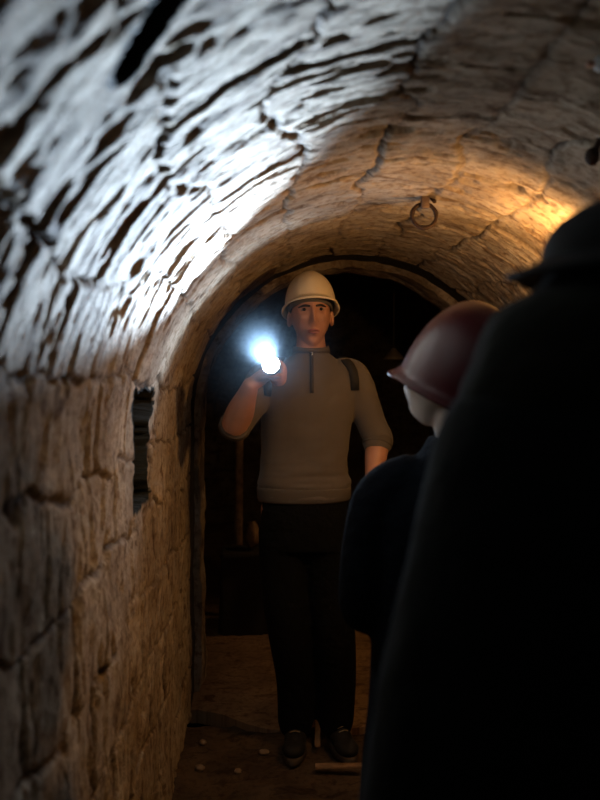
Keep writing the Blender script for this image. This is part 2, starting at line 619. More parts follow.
def far_floor():
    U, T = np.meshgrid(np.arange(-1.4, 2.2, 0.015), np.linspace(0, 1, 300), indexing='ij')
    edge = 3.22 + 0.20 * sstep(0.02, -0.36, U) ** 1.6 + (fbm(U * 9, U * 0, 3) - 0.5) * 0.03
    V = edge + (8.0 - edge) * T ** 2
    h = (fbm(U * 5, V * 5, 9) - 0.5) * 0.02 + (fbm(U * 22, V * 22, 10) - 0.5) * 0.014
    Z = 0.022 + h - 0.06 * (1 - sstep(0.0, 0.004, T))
    grid_mesh('floor_beyond', U, V, Z, U, V, np.zeros_like(U), np.zeros_like(U), M_SILL_LIT)


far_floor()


def arch_ring(name, y0, y1, Rin, thick, mt, seed, amp=0.5, groove=0.0):
    """solid arch: soffit, front and back face, following the tunnel section"""
    HSl = HS
    n = 420
    s = np.linspace(0, HSl * 2 + math.pi * Rin, n)
    # cross path: outer front -> inner front -> inner back -> outer back
    path = [(thick, 0.0)] + [(t, 0.0) for t in np.linspace(thick * 0.6, 0.0, 8)] + [(0.0, t) for t in np.linspace(0.06, 1, 16)] + [(t, 1.0) for t in np.linspace(thick * 0.3, thick, 4)]
    D = np.array([p[0] for p in path]); T = np.array([p[1] for p in path])
    S, DD = np.meshgrid(s, D, indexing='ij'); _, TT = np.meshgrid(s, T, indexing='ij')
    x, z, nx, nz = prof(S, Rin, CX, HSl)
    Y = y0 + (y1 - y0) * TT
    e = (fbm(S * 7, Y * 9 + DD * 9, seed) - 0.5) * 0.03 * amp + (fbm(S * 25, Y * 30 + DD * 30, seed + 3) - 0.5) * 0.012 * amp
    dd = -DD + e * (DD < 0.001)
    Yn = Y + e * 0.6
    j = sstep(0.55, 0.7, fbm(S * 6, Y * 8, seed + 9))
    return grid_mesh(name, x + nx * dd, Yn, z + nz * dd, S, Y + DD, j * 0.7, np.zeros_like(x), mt)


arch_ring('trim_1', YA - 0.005, YA + 0.19, R + 0.006, 0.5, M_BLACK, 61)       # ring painted black for the shade of the groove
arch_ring('trim_2', YA + 0.19, YA + 0.42, R - 0.022, 0.9, M_STONE, 71, amp=1.0)       # stone arch behind it
# chamber beyond
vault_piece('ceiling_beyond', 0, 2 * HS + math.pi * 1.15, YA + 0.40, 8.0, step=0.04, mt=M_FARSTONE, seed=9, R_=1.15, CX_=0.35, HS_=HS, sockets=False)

# ------------------------------------------------------------------ helmets


def helmet_meshes(front_len=0.145, half_w=0.112, height=0.150, back_len=0.135, ridge=0.004, peak=0.045, lip=0.012):
    """local frame: facing -Y, rim centre at the origin, crown towards +Z"""
    bm = bmesh.new()
    n, m = 72, 22
    rings = []
    for k in range(1, m + 1):
        el = math.pi / 2 * (1 - k / m)
        r = []
        for i in range(n):
            a = 2 * math.pi * i / n
            c, s = math.cos(a), math.sin(a)
            ln = front_len if s < 0 else back_len
            rad = math.cos(el) ** 0.86
            zz = height * math.sin(el) ** 0.92
            rid = ridge * math.exp(-(c * math.cos(el) * half_w / 0.022) ** 2) * math.sin(el) ** 0.3
            r.append(Vector((half_w * c * rad, ln * s * rad, zz + rid)))
        rings.append(r)
    # lip
    r1, r2 = [], []
    for i in range(n):
        a = 2 * math.pi * i / n
        c, s = math.cos(a), math.sin(a)
        ln = front_len if s < 0 else back_len
        pk = max(0.0, -s - 0.45) / 0.55
        pk = pk * pk * (3 - 2 * pk)
        e = lip + peak * pk
        p = Vector((half_w * c, ln * s, 0)); d = Vector((c, s, 0))
        r1.append(p + d * e * 0.5 + Vector((0, 0, -0.006 - 0.004 * pk)))
        r2.append(p + d * e + Vector((0, 0, -0.013 - 0.012 * pk)))
    top = bm.verts.new((0, 0, height + ridge))
    vs = [[bm.verts.new(p) for p in r] for r in rings + [r1, r2]]
    for i in range(n):
        bm.faces.new((top, vs[0][i], vs[0][(i + 1) % n]))
    for a, b in zip(vs[:-1], vs[1:]):
        for i in range(n):
            bm.faces.new((a[i], b[i], b[(i + 1) % n], a[(i + 1) % n]))
    me = evaluated(bm, [('SOLIDIFY', dict(thickness=0.0035, offset=-1)), ('SUBSURF', dict(levels=1))])
    # rolled rim
    bm = bmesh.new()
    q = [Vector(p) + Vector((0, 0, -0.001)) for p in r2]
    rr = []
    for i in range(n):
        t = (q[(i + 1) % n] - q[i - 1]).normalized()
        u = Vector((0, 0, 1)); v = t.cross(u).normalized()
        rr.append([q[i] + (u * math.cos(b) + v * math.sin(b)) * 0.0042 for b in [2 * math.pi * k / 10 for k in range(10)]])
    vs = [[bm.verts.new(p) for p in r] for r in rr]
    for i in range(n):
        a, b = vs[i], vs[(i + 1) % n]
        for k in range(10):
            bm.faces.new((a[k], a[(k + 1) % 10], b[(k + 1) % 10], b[k]))
    bmesh.ops.recalc_face_normals(bm, faces=bm.faces)
    rim = bpy.data.meshes.new('rim'); bm.to_mesh(rim); bm.free()
    # inner headband
    bm = bmesh.new()
    ro = []
    for (f, z) in ((0.80, -0.020), (0.86, -0.020), (0.86, 0.015), (0.80, 0.015)):
        ro.append([Vector((half_w * f * math.cos(2 * math.pi * i / n), (front_len if math.sin(2 * math.pi * i / n) < 0 else back_len) * f * math.sin(2 * math.pi * i / n), z)) for i in range(n)])
    vs = [[bm.verts.new(p) for p in r] for r in ro]
    for a, b in zip(vs, vs[1:] + vs[:1]):
        for i in range(n):
            bm.faces.new((a[i], b[i], b[(i + 1) % n], a[(i + 1) % n]))
    bmesh.ops.recalc_face_normals(bm, faces=bm.faces)
    band = bpy.data.meshes.new('band'); bm.to_mesh(band); bm.free()
    return me, rim, band


def helmet(parent, M, mt, mt_band, label=None, **kw):
    me, rim, band = helmet_meshes(**kw)
    for x in (me, rim, band):
        x.materials.clear(); x.transform(M)
    h = link('hard_hat', me, mt, parent)
    if label: h['label'] = label
    link('rim', rim, mt, h)
    link('headband', band, mt_band, h)
    return h


# ------------------------------------------------------------------ heads
def g2(x, z, cx, cz, sx, sz):
    return np.exp(-((x - cx) / sx) ** 2 - ((z - cz) / sz) ** 2)


def head_mesh(bm, M, beard=0.0):
    """head 0.232 tall about the origin, facing -Y"""
    nu, nv = 110, 84
    th = np.linspace(0, 2 * np.pi, nu, endpoint=False)
    ph = np.linspace(0.02, np.pi - 0.02, nv)
    TH, PH = np.meshgrid(th, ph, indexing='ij')
    ux = np.sin(PH) * np.cos(TH); uy = np.sin(PH) * np.sin(TH); uz = np.cos(PH)
    x = 0.074 * np.sign(ux) * np.abs(ux) ** 0.92
    y = 0.096 * np.sign(uy) * np.abs(uy) ** 0.95
    z = 0.117 * uz
    low = sstep(0.0, -0.115, z)
    x = x * (1 - 0.30 * low ** 1.3)
    back = sstep(-0.01, 0.06, y)
    z = np.where(z < 0, z * (1 - 0.42 * back), z)
    y = y * (1 - 0.12 * low * (y < 0))
    front = sstep(0.2, -0.5, uy)
    d = np.zeros_like(x)
    d += 0.0255 * g2(x, z, 0, -0.028, 0.0115, 0.016)           # nose tip
    d += 0.0135 * g2(x, z, 0, -0.004, 0.0080, 0.026)           # nose bridge
    d += 0.007 * (g2(x, z, 0.013, -0.035, 0.007, 0.008) + g2(x, z, -0.013, -0.035, 0.007, 0.008))
    d -= 0.0125 * (g2(x, z, 0.031, 0.010, 0.016, 0.012) + g2(x, z, -0.031, 0.010, 0.016, 0.012))   # sockets
    d += 0.0055 * (g2(x, z, 0.030, 0.028, 0.022, 0.008) + g2(x, z, -0.030, 0.028, 0.022, 0.008))   # brows
    d += 0.005 * (g2(x, z, 0.045, -0.018, 0.016, 0.016) + g2(x, z, -0.045, -0.018, 0.016, 0.016))
    d -= 0.004 * (g2(x, z, 0.036, -0.055, 0.012, 0.020) + g2(x, z, -0.036, -0.055, 0.012, 0.020))
    d += 0.0065 * g2(x, z, 0, -0.058, 0.020, 0.0055)           # upper lip
    d += 0.0068 * g2(x, z, 0, -0.069, 0.017, 0.0055)           # lower lip
    d -= 0.0045 * g2(x, z, 0, -0.0635, 0.024, 0.0022)
    d -= 0.004 * g2(x, z, 0, -0.081, 0.020, 0.006)
    d += 0.009 * g2(x, z, 0, -0.099, 0.022, 0.013)             # chin
    y = y - d * front
    P = np.stack([x, y, z], -1)
    vs = [[bm.verts.new(M @ Vector(P[i, j])) for j in range(nv)] for i in range(nu)]
    for i in range(nu):
        for j in range(nv - 1):
            bm.faces.new((vs[i][j], vs[(i + 1) % nu][j], vs[(i + 1) % nu][j + 1], vs[i][j + 1]))
    bm.faces.new([vs[i][0] for i in reversed(range(nu))])
    bm.faces.new([vs[i][-1] for i in range(nu)])
    for sx in (-1, 1):
        rot = Euler((math.radians(8), math.radians(-12 * sx), math.radians(28 * sx))).to_matrix()
        ellipsoid(bm, M @ Vector((0.078 * sx, 0.012, -0.008)), (0.009, 0.019, 0.032), M.to_3x3() @ rot, 20)


def face_details(parent, M, body):
    for sx in (-1, 1):
        bm = bmesh.new()
        ellipsoid(bm, M @ Vector((0.031 * sx, -0.0735, 0.009)), (0.0125, 0.0125, 0.0058), M.to_3x3(), 18)
        e = from_bm('eye', bm, M_EYEW, parent)
        bm = bmesh.new()
        ellipsoid(bm, M @ Vector((0.0315 * sx, -0.0835, 0.009)), (0.006, 0.004, 0.0055), M.to_3x3(), 14)
        from_bm('iris', bm, M_IRIS, e)
        bm = bmesh.new()
        pts = []
        for x, z, r in ((0.012, 0.0190, 0.0040), (0.031, 0.0212, 0.0046), (0.051, 0.0172, 0.0024)):
            v = M @ Vector((x * sx, -0.0925 + 26 * (x - 0.012) ** 2 * 0.55, z))
            pts.append((*v, r))
        limb(bm, pts, n=10)
        from_bm('eyebrow', bm, M_HAIR, parent)
    bm = bmesh.new()
    for z, r, y in ((-0.0585, 0.0030, -0.0925), (-0.0685, 0.0036, -0.0925)):
        pts = []
        for x, k in ((-0.021, 0.3), (-0.010, 1), (0, 0.95), (0.010, 1), (0.021, 0.3)):
            v = M @ Vector((x, y + 14 * x * x + 0.002, z + (0.003 if z < -0.06 else -0.003) * (abs(x) / 0.021) ** 2))
            pts.append((*v, r * k + 0.0005))
        limb(bm, pts, n=10)
    from_bm('lips', bm, M_LIP, parent)


# ------------------------------------------------------------------ hands
def fist(bm, M, r=0.017):
    """hand closed round a bar that runs along local X (index side = +X). Local Z: from wrist to knuckles; local Y: palm normal"""
    def P(x, y, z, rr): return (*(M @ Vector((x, y, z))), rr)
    # palm
    ellipsoid(bm, M @ Vector((0.0, -0.026, -0.008)), (0.044, 0.015, 0.046), M.to_3x3(), 22)
    limb(bm, [P(-0.030, -0.024, -0.03, 0.013), P(-0.034, -0.024, 0.022, 0.012)], n=14)
    limb(bm, [P(0.030, -0.024, -0.03, 0.013), P(0.034, -0.024, 0.022, 0.012)], n=14)
    limb(bm, [P(0.0, -0.03, -0.085, 0.024), P(0.0, -0.027, -0.05, 0.026), P(0, -0.025, -0.02, 0.025)], n=18)
    for x, l, rr in ((0.034, 1.0, 0.0092), (0.0125, 1.08, 0.0095), (-0.0095, 1.02, 0.0092), (-0.031, 0.86, 0.0082)):
        a = r + 0.009
        limb(bm, [P(x, -0.026, 0.020, rr * 1.15), P(x, -0.018, a * 1.12 * l + 0.006, rr * 1.1), P(x * 0.98, 0.006, a * 1.1 * l + 0.006, rr),
                  P(x * 0.96, a * 1.05, 0.010, rr * 0.95), P(x * 0.95, a * 0.95, -0.008, rr * 0.9), P(x * 0.94, a * 0.45, -0.020, rr * 0.8)], n=14)
    limb(bm, [P(0.022, -0.024, -0.048, 0.014), P(0.042, -0.010, -0.030, 0.0125), P(0.052, 0.010, -0.012, 0.0105), P(0.050, 0.026, 0.008, 0.009)], n=14)


def relaxed_hand(bm, M):
    """wrist at the origin, fingers towards -Z, thumb side +X, palm -Y"""
    def P(x, y, z, rr): return (*(M @ Vector((x, y, z))), rr)
    ellipsoid(bm, M @ Vector((0.0, 0, -0.050)), (0.040, 0.014, 0.050), M.to_3x3(), 22)
    for x, l, rr in ((0.029, 0.070, 0.0088), (0.0095, 0.078, 0.009), (-0.010, 0.072, 0.0086), (-0.028, 0.056, 0.0076)):
        limb(bm, [P(x * 0.9, 0, -0.075, rr * 1.1), P(x * 1.05, -0.004, -0.092 - l * 0.35, rr), P(x * 1.08, -0.018, -0.092 - l * 0.72, rr * 0.92), P(x * 1.08, -0.034, -0.092 - l * 0.95, rr * 0.8)], n=12)
    limb(bm, [P(0.022, -0.004, -0.018, 0.014), P(0.045, -0.014, -0.048, 0.0115), P(0.052, -0.024, -0.078, 0.0095), P(0.050, -0.03, -0.096, 0.008)], n=12)


# ------------------------------------------------------------------ the man with the torch
MY = 3.03
man = empty('person', (0.13, MY, 0.0), 'man in cream hard hat and taupe quarter-zip sweater raising a lit torch', 'person')
hc = at(310.5, 315, MY - 0.02)
HM = Matrix.Translation(hc) @ Euler((math.radians(-3), math.radians(-2), math.radians(4))).to_matrix().to_4x4() @ Matrix.Diagonal((0.99, 1.0, 1.12, 1))
SHL = at(266, 381, MY)            # shoulder on the torch side
ELL = at(234, 428, 2.86)
WRL = at(257, 388, 2.69)
SHR = at(352, 380, MY)
ELR = at(378, 438, MY + 0.03)
WRR = at(372, 488, MY - 0.07)
tz = lambda py: CAM_H + (VPY - py) / 264.0
tx = lambda px: (px - VPX) / 264.0
# torch and hand frame
hx = TDIR.copy()                                   # bar direction, lens end
up0 = (TORCH - TDIR * 0.075 - ELL)
hz = (up0 - hx * up0.dot(hx)).normalized()
hy = hz.cross(hx).normalized()
if hy.x < 0:
    pass
HF = Matrix((hx, hy, hz)).transposed()
hand_c = TORCH - TDIR * 0.10 + Vector((0, 0, -0.006))
HAND = Matrix.Translation(hand_c) @ HF.to_4x4()

bm = bmesh.new()
head_mesh(bm, HM)
neckb = Vector((tx(311), MY, tz(362)))
limb(bm, [(*neckb, 0.066), (*(neckb.lerp(hc, 0.45)), 0.054), (hc.x, hc.y + 0.02, hc.z - 0.06, 0.054)], n=26)
torso(bm, [(0.95, tx(304), MY, .155, .10), (1.15, tx(305), MY, .150, .10), (1.30, tx(307), MY, .165, .11), (1.40, tx(308), MY, .170, .10), (1.47, tx(309), MY, .12, .08), (1.50, tx(310), MY, .06, .06)])
wr_in = HAND @ Vector((0, -0.03, -0.085))
limb(bm, [(*SHL, .052), (*SHL.lerp(ELL, .6), .044), (*ELL, .044), (*ELL.lerp(wr_in, .35), .050), (*ELL.lerp(wr_in, .75), .036), (*wr_in, .028)], steps=40)
fist(bm, HAND)
limb(bm, [(*SHR, .052), (*SHR.lerp(ELR, .6), .042), (*ELR, .042), (*ELR.lerp(WRR, .35), .043), (*ELR.lerp(WRR, .8), .031), (*WRR, .027)], steps=40)
rh = Euler((math.radians(-12), math.radians(8), math.radians(70))).to_matrix()
relaxed_hand(bm, Matrix.Translation(WRR) @ rh.to_4x4())
for sx, fx in ((-1, 296), (1, 336)):
    foot = at(fx, 742, MY) + Vector((0, 0.07, 0))
    limb(bm, [(tx(304) + .08 * sx, MY, .95, .085), (tx(306) + .09 * sx, MY, .55, .06), (foot.x, MY + .04, .30, .05), (foot.x, foot.y, .10, .038)])
body = fuse('body', bm, M_SKIN, man, voxel=0.0036, smooth=3)
face_details(man, HM, body)
# short dark hair under the helmet
bm = bmesh.new()
n = 48
rings = []
for k in range(12):
    t = k / 11
    z = 0.005 + 0.075 * t
    r = []
    for i in range(n):
        a = 2 * math.pi * i / n
        c, s = math.cos(a), math.sin(a)
        zz = z + (0.045 if s < -0.35 else 0.0) * (1 - t)
        e = math.sqrt(max(0.05, 1 - (zz / 0.125) ** 2))
        r.append(HM @ Vector((0.0785 * c * e, 0.099 * s * e + 0.002, zz - (0.03 * max(0, s) * (1 - t)))))
    rings.append(r)
ring_stack(bm, rings)
from_bm('hair', bm, M_HAIR, man)
# sweater
bm = bmesh.new()
torso(bm, [(tz(497), tx(304), MY, .174, .122), (tz(480), tx(304), MY, .172, .120), (tz(455), tx(304), MY, .166, .116), (tz(430), tx(306), MY, .170, .120), (tz(405), tx(307.5), MY, .178, .126),
           (tz(388), tx(308), MY, .182, .122), (tz(374), tx(309), MY, .165, .105), (tz(363), tx(310), MY + .005, .115, .085), (tz(355), tx(310.5), MY, .074, .072)], steps=60)
limb(bm, [(tx(310.5), MY, tz(360), .074), (tx(311), MY - .004, tz(351), .066), (tx(311), MY - .008, tz(347), .063)], n=30, round_ends=False)
limb(bm, [(*SHL.lerp(Vector((tx(309), MY, SHL.z)), .35), .078), (*SHL, .073), (*SHL.lerp(ELL, .5), .062), (*ELL.lerp(SHL, .12), .056), (*(ELL.lerp(wr_in, .04)), .055)], steps=40)
limb(bm, [(*SHR.lerp(Vector((tx(309), MY, SHR.z)), .35), .078), (*SHR, .074), (*SHR.lerp(ELR, .5), .061), (*ELR, .056), (*ELR.lerp(WRR, .10), .055)], steps=40)
sw = fuse('sweater', bm, M_SHIRT, man, voxel=0.005, smooth=6)
# folds pressed into the sweater
me = sw.data
co = np.empty(len(me.vertices) * 3, np.float32); me.vertices.foreach_get('co', co); co = co.reshape(-1, 3)
no = np.empty(len(me.vertices) * 3, np.float32); me.vertex_normals.foreach_get('vector', no); no = no.reshape(-1, 3)
wz = co[:, 2]; wx = co[:, 0] * 1.0
fold = (fbm(wx * 6 + wz * 5 + 40, wz * 16 - wx * 6 + 40, 5, 3) - 0.5) * 0.016
low = 1 - sstep(1.0, 1.22, wz)
fold = fold * (0.45 + 0.75 * low) + (fbm(wx * 3 + 9, wz * 38 + 9, 8, 2) - 0.5) * 0.012 * low
co = co + no * fold[:, None]
me.vertices.foreach_set('co', co.ravel()); me.update()
# rib hem, collar, cuff bands
bm = bmesh.new()
torso(bm, [(tz(500), tx(303), MY, .170, .120), (tz(497), tx(304), MY, .178, .126), (tz(487), tx(304), MY, .179, .127), (tz(485.5), tx(304), MY, .170, .120)], steps=12)
from_bm('hem_band', bm, M_HEM, sw)
bm = bmesh.new()
c0, c1 = Vector((tx(311), MY - .006, tz(353))), Vector((tx(311), MY - .012, tz(346)))
rings = []
for (t, rr) in ((0, .066), (0.02, .073), (1, .067), (1.08, .064), (1.0, .060), (0.1, .060)):
    c = c0.lerp(c1, t)
    rings.append([(c.x + rr * math.cos(a), c.y + rr * math.sin(a), c.z - 0.012 * max(0, -math.sin(a)) * t) for a in [2 * math.pi * i / 40 for i in range(40)]])
ring_stack(bm, rings, cap=False)
from_bm('collar', bm, M_HEM, sw)
for a, b, rr in ((ELL.lerp(SHL, .02), ELL.lerp(wr_in, .09), .0585), (ELR.lerp(WRR, .03), ELR.lerp(WRR, .16), .0575)):
    bm = bmesh.new()
    limb(bm, [(*a, rr), (*b, rr)], n=28, round_ends=False)
    from_bm('cuff', bm, M_HEM, sw)
# zip with its pull
pts, nrs = [], []
for k in range(14):
    p, q = hit(sw, 311.5 + 0.4 * k / 13, 352 + 41 * k / 13, 0.0015)
    if p is not None:
        pts.append(p); nrs.append(q)
bm = bmesh.new(); ribbon(bm, pts, nrs, 0.013, 0.0025)
z = from_bm('zip', bm, M_ZIP, sw)
bm = bmesh.new()
p, q = hit(sw, 312, 353, 0.007)
ellipsoid(bm, p, (0.0055, 0.003, 0.009)); ellipsoid(bm, p + Vector((0, 0, -0.010)), (0.003, 0.002, 0.006))
o = from_bm('zip_pull', bm, M_CHROME, sw); o['label'] = 'small shiny zip pull'
# trousers
bm = bmesh.new()
torso(bm, [(0.80, tx(308), MY, .172, .118), (0.90, tx(306), MY, .172, .122), (tz(494), tx(305), MY, .160, .112)], steps=14)
for sx, fx in ((-1, 296), (1, 337)):
    foot = at(fx, 742, MY) + Vector((0, 0.07, 0))
    limb(bm, [(tx(306) + .082 * sx, MY, .86, .100), (tx(307) + .088 * sx, MY, .66, .090), (foot.x * .5 + (tx(307) + .09 * sx) * .5, MY - .01, .47, .082), (foot.x, MY + .04, .28, .077), (foot.x, foot.y, .10, .070)], steps=30)
fuse('trousers', bm, M_TROUSER, man, voxel=0.008, smooth=4)
# shoes
for sx, fx, yw in ((-1, 297, -6), (1, 338, 14)):
    foot = at(fx, 742, MY) + Vector((0, 0.07, 0))
    Mf = Matrix.Translation((foot.x, foot.y, 0.014)) @ Matrix.Rotation(math.radians(yw), 4, 'Z')
    bm = bmesh.new()
    for c, r in (((0, 0.02, 0.05), (0.038, 0.055, 0.05)), ((0, -0.06, 0.042), (0.043, 0.075, 0.036)), ((0, -0.12, 0.034), (0.045, 0.062, 0.030)), ((0, 0.03, 0.085), (0.040, 0.045, 0.04)), ((0, -0.02, 0.06), (0.036, 0.06, 0.045))):
        ellipsoid(bm, Mf @ Vector(c), r, Mf.to_3x3(), 24)
    sh = fuse('shoe', bm, M_SHOE, man, voxel=0.005, smooth=5)
    bm = bmesh.new()
    outl = []
    for i in range(36):
        a = 2 * math.pi * i / 36
        wdt = 0.043 if math.sin(a) < 0 else 0.038
        outl.append((wdt * 1.1 * math.cos(a), -0.05 + (0.142 if math.sin(a) < 0 else 0.132) * math.sin(a)))
    ring_stack(bm, [[Mf @ Vector((x * k, (y + 0.05) * k - 0.05, z)) for x, y in outl] for z, k in ((-0.006, .97), (0.0, 1.0), (0.016, 1.0), (0.020, .95))])
    s_ = from_bm('sole', bm, M_SOLE, sh); s_['label'] = 'paler brown sole'
    for k in range(4):
        bm = bmesh.new()
        y = -0.085 + k * 0.019; z = 0.082 + k * 0.007
        limb(bm, [(*(Mf @ Vector((-0.018, y, z - 0.004))), 0.0022), (*(Mf @ Vector((0, y - 0.003, z + 0.003))), 0.0022), (*(Mf @ Vector((0.018, y + 0.006, z - 0.004))), 0.0022)], n=8)
        from_bm('lace', bm, M_LACE, sh)
# helmet
HH = HM @ Matrix.Diagonal((1 / 0.99, 1, 1 / 1.12, 1)) @ Matrix.Translation((0.001, 0.004, 0.030)) @ Euler((math.radians(-15), math.radians(1), 0)).to_matrix().to_4x4()
helmet(man, HH, M_HATW, M_HATWI, 'cream hard hat with short peak', front_len=0.118, half_w=0.096, height=0.132, back_len=0.120, peak=0.026, lip=0.010)

# backpack: straps over the shoulders
bm = bmesh.new()
box(bm, (tx(309), MY + 0.205, 1.22), (0.27, 0.14, 0.42), bevel=0.045)
pack = from_bm('backpack', bm, M_PACK, man); pack['label'] = 'black backpack with shoulder straps'
bm = bmesh.new()
box(bm, (tx(309), MY + 0.288, 1.13), (0.20, 0.04, 0.18), bevel=0.015)
from_bm('pocket', bm, M_PACK, pack)
for sgn, pix in ((1, [(346, 362), (350, 366), (353, 372), (354.5, 380), (355, 390)]), (-1, [(279, 362), (273, 368), (269, 376), (267, 386), (267, 396)])):
    pts, nrs = [], []
    for (a, b) in pix:
        p, q = hit(sw, a, b, 0.004)
        if p is not None:
            pts.append(p); nrs.append(q)
    if len(pts) > 2:
        top = pts[0]
        pre = [Vector((tx(309) + sgn * 0.10, MY + 0.14, top.z - 0.09)), Vector((tx(309) + sgn * 0.115, MY + 0.11, top.z + 0.0)), Vector((top.x - sgn * 0.01, MY + 0.03, top.z + 0.016))]
        pn = [Vector((0, 1, .1)), Vector((0, .7, .7)), Vector((0, 0.1, 1))]
        bm = bmesh.new(); ribbon(bm, pre + pts, pn + nrs, 0.032, 0.0035)
        from_bm('strap', bm, M_PACK, pack)

# torch in his hand
tr = empty('torch', TORCH - TDIR * 0.075, 'lit black torch with white beam held up in the fist of the man', 'torch')


def turned(name, prof_, axis, org, mt, parent, n=32):
    bm = bmesh.new()
    u = axis.orthogonal().normalized(); v = axis.cross(u)
    ring_stack(bm, [[org + axis * x + (u * math.cos(a) + v * math.sin(a)) * r for a in [2 * math.pi * i / n for i in range(n)]] for x, r in prof_])
    return from_bm(name, bm, mt, parent)


turned('barrel', [(-.175, .012), (-.170, .0165), (-.12, .0165), (-.118, .0155), (-.11, .0165), (-.045, .0165), (-.040, .018)], TDIR, TORCH, M_TORCH, tr)
hd = turned('torch_head', [(-.045, .018), (-.030, .024), (-.014, .031), (-.002, .032), (0.0, .0305)], TDIR, TORCH, M_TORCH, tr)
turned('lens', [(-.001, .027), (0.0012, .0285), (0.004, .025), (0.006, .013)], TDIR, TORCH, M_LENS, hd)

# ------------------------------------------------------------------ second visitor: red helmet
RY = 1.72
RS = F / RY
rx = lambda px: (px - VPX) / RS
rz = lambda py: CAM_H + (VPY - py) / RS
vis = empty('person', (rx(470), RY, 0), 'visitor in dark red hard hat and dark navy jacket looking towards the man', 'person')
rc = Vector((rx(447), RY + 0.0, rz(377)))
RM = Matrix.Translation(rc) @ Euler((0, 0, math.radians(-128))).to_matrix().to_4x4() @ Euler((math.radians(-20), 0, 0)).to_matrix().to_4x4()
bm = bmesh.new()
head_mesh(bm, RM)
nk = Vector((rx(468), RY, rz(460)))
limb(bm, [(*nk, .06), (*(nk.lerp(rc, .5)), .052), (*(rc + Vector((0.02, 0, -.05))), .055)], n=24)
bx_ = rx(468)
torso(bm, [(0.85, bx_, RY, .15, .11), (1.15, bx_, RY, .15, .10), (1.21, bx_, RY, .12, .08), (1.27, bx_, RY, .045, .045)])
for sx in (-1, 1):
    limb(bm, [(bx_ + .085 * sx, RY, .86, .08), (bx_ + .09 * sx, RY, .5, .055), (bx_ + .10 * sx, RY, .09, .035)])
    limb(bm, [(bx_ + .15 * sx, RY, 1.17, .042), (bx_ + .20 * sx, RY + .01, .95, .038), (bx_ + .13 * sx, RY + .20, .93, .030), (bx_ + .10 * sx, RY + .26, .94, .027)])
    relaxed_hand(bm, Matrix.Translation((bx_ + .10 * sx, RY + .26, .94)) @ Euler((math.radians(80), 0, math.radians(20 * sx))).to_matrix().to_4x4())
fuse('body', bm, M_SKINP, vis, voxel=0.005, smooth=3)
bm = bmesh.new()
torso(bm, [(0.42, bx_, RY, .235, .17), (0.60, bx_, RY, .225, .16), (0.75, bx_, RY, .21, .155), (0.95, bx_, RY, .205, .15), (1.10, bx_, RY, .21, .145), (rz(505), bx_, RY, .205, .13), (rz(478), bx_, RY, .165, .11), (rz(455), bx_, RY, .105, .09), (rz(437), bx_ - .01, RY, .072, .075)], steps=50)
for sx in (-1, 1):
    limb(bm, [(bx_ + .13 * sx, RY, 1.20, .075), (bx_ + .185 * sx, RY, 1.15, .072), (bx_ + .215 * sx, RY + .01, .95, .062), (bx_ + .17 * sx, RY + .12, .94, .052), (bx_ + .13 * sx, RY + .20, .94, .045)], steps=30)
jk = fuse('jacket', bm, M_NAVY, vis, voxel=0.008, smooth=5)
bm = bmesh.new()
torso(bm, [(0.66, bx_, RY, .16, .11), (0.90, bx_, RY, .165, .12)], steps=8)
for sx in (-1, 1):
    limb(bm, [(bx_ + .08 * sx, RY, .80, .095), (bx_ + .09 * sx, RY, .48, .07), (bx_ + .10 * sx, RY, .10, .06)])
fuse('trousers', bm, M_TROUSER, vis, voxel=0.01, smooth=3)
for sx in (-1, 1):
    bm = bmesh.new()
    ellipsoid(bm, (bx_ + .10 * sx, RY + .04, .045), (.045, .13, .045)); ellipsoid(bm, (bx_ + .10 * sx, RY, .08), (.045, .06, .05))
    fuse('shoe', bm, M_SHOE, vis, voxel=0.008, smooth=3)
RH = RM @ Matrix.Translation((0, 0.022, -0.016)) @ Euler((math.radians(-6), 0, 0)).to_matrix().to_4x4()
helmet(vis, RH, M_HATR, M_HATWI, 'dark red hard hat', front_len=0.120, half_w=0.116, height=0.185, back_len=0.136, ridge=0.007, peak=0.006)

# ------------------------------------------------------------------ nearest visitor, seen from behind
NY = 0.80
NS = F / NY
nx_ = lambda px: (px - VPX) / NS
nz_ = lambda py: CAM_H + (VPY - py) / NS
near = empty('person', (nx_(665), NY, 0), 'nearest visitor seen from behind in dark helmet, hood and long coat', 'person')
ncx = nx_(668)
bm = bmesh.new()
NMh = Matrix.Translation((ncx, NY + 0.02, nz_(300))) @ Euler((0, 0, math.radians(168))).to_matrix().to_4x4()
head_mesh(bm, NMh)
limb(bm, [(ncx, NY, 1.38, .06), (ncx, NY, 1.43, .052), (ncx, NY + .01, 1.50, .055)], n=24)
torso(bm, [(0.85, ncx, NY, .15, .11), (1.25, ncx, NY, .16, .10), (1.36, ncx, NY, .14, .08), (1.40, ncx, NY, .06, .06)])
for sx in (-1, 1):
    limb(bm, [(ncx + .085 * sx, NY, .86, .08), (ncx + .09 * sx, NY, .5, .055), (ncx + .10 * sx, NY, .09, .035)])
    limb(bm, [(ncx + .17 * sx, NY, 1.30, .045), (ncx + .21 * sx, NY, 1.02, .04), (ncx + .23 * sx, NY + .06, .80, .028)])
    relaxed_hand(bm, Matrix.Translation((ncx + .23 * sx, NY + .07, .79)) @ Euler((math.radians(15), 0, math.radians(90 * sx + 90))).to_matrix().to_4x4())
fuse('body', bm, M_SKINP, near, voxel=0.006, smooth=3)
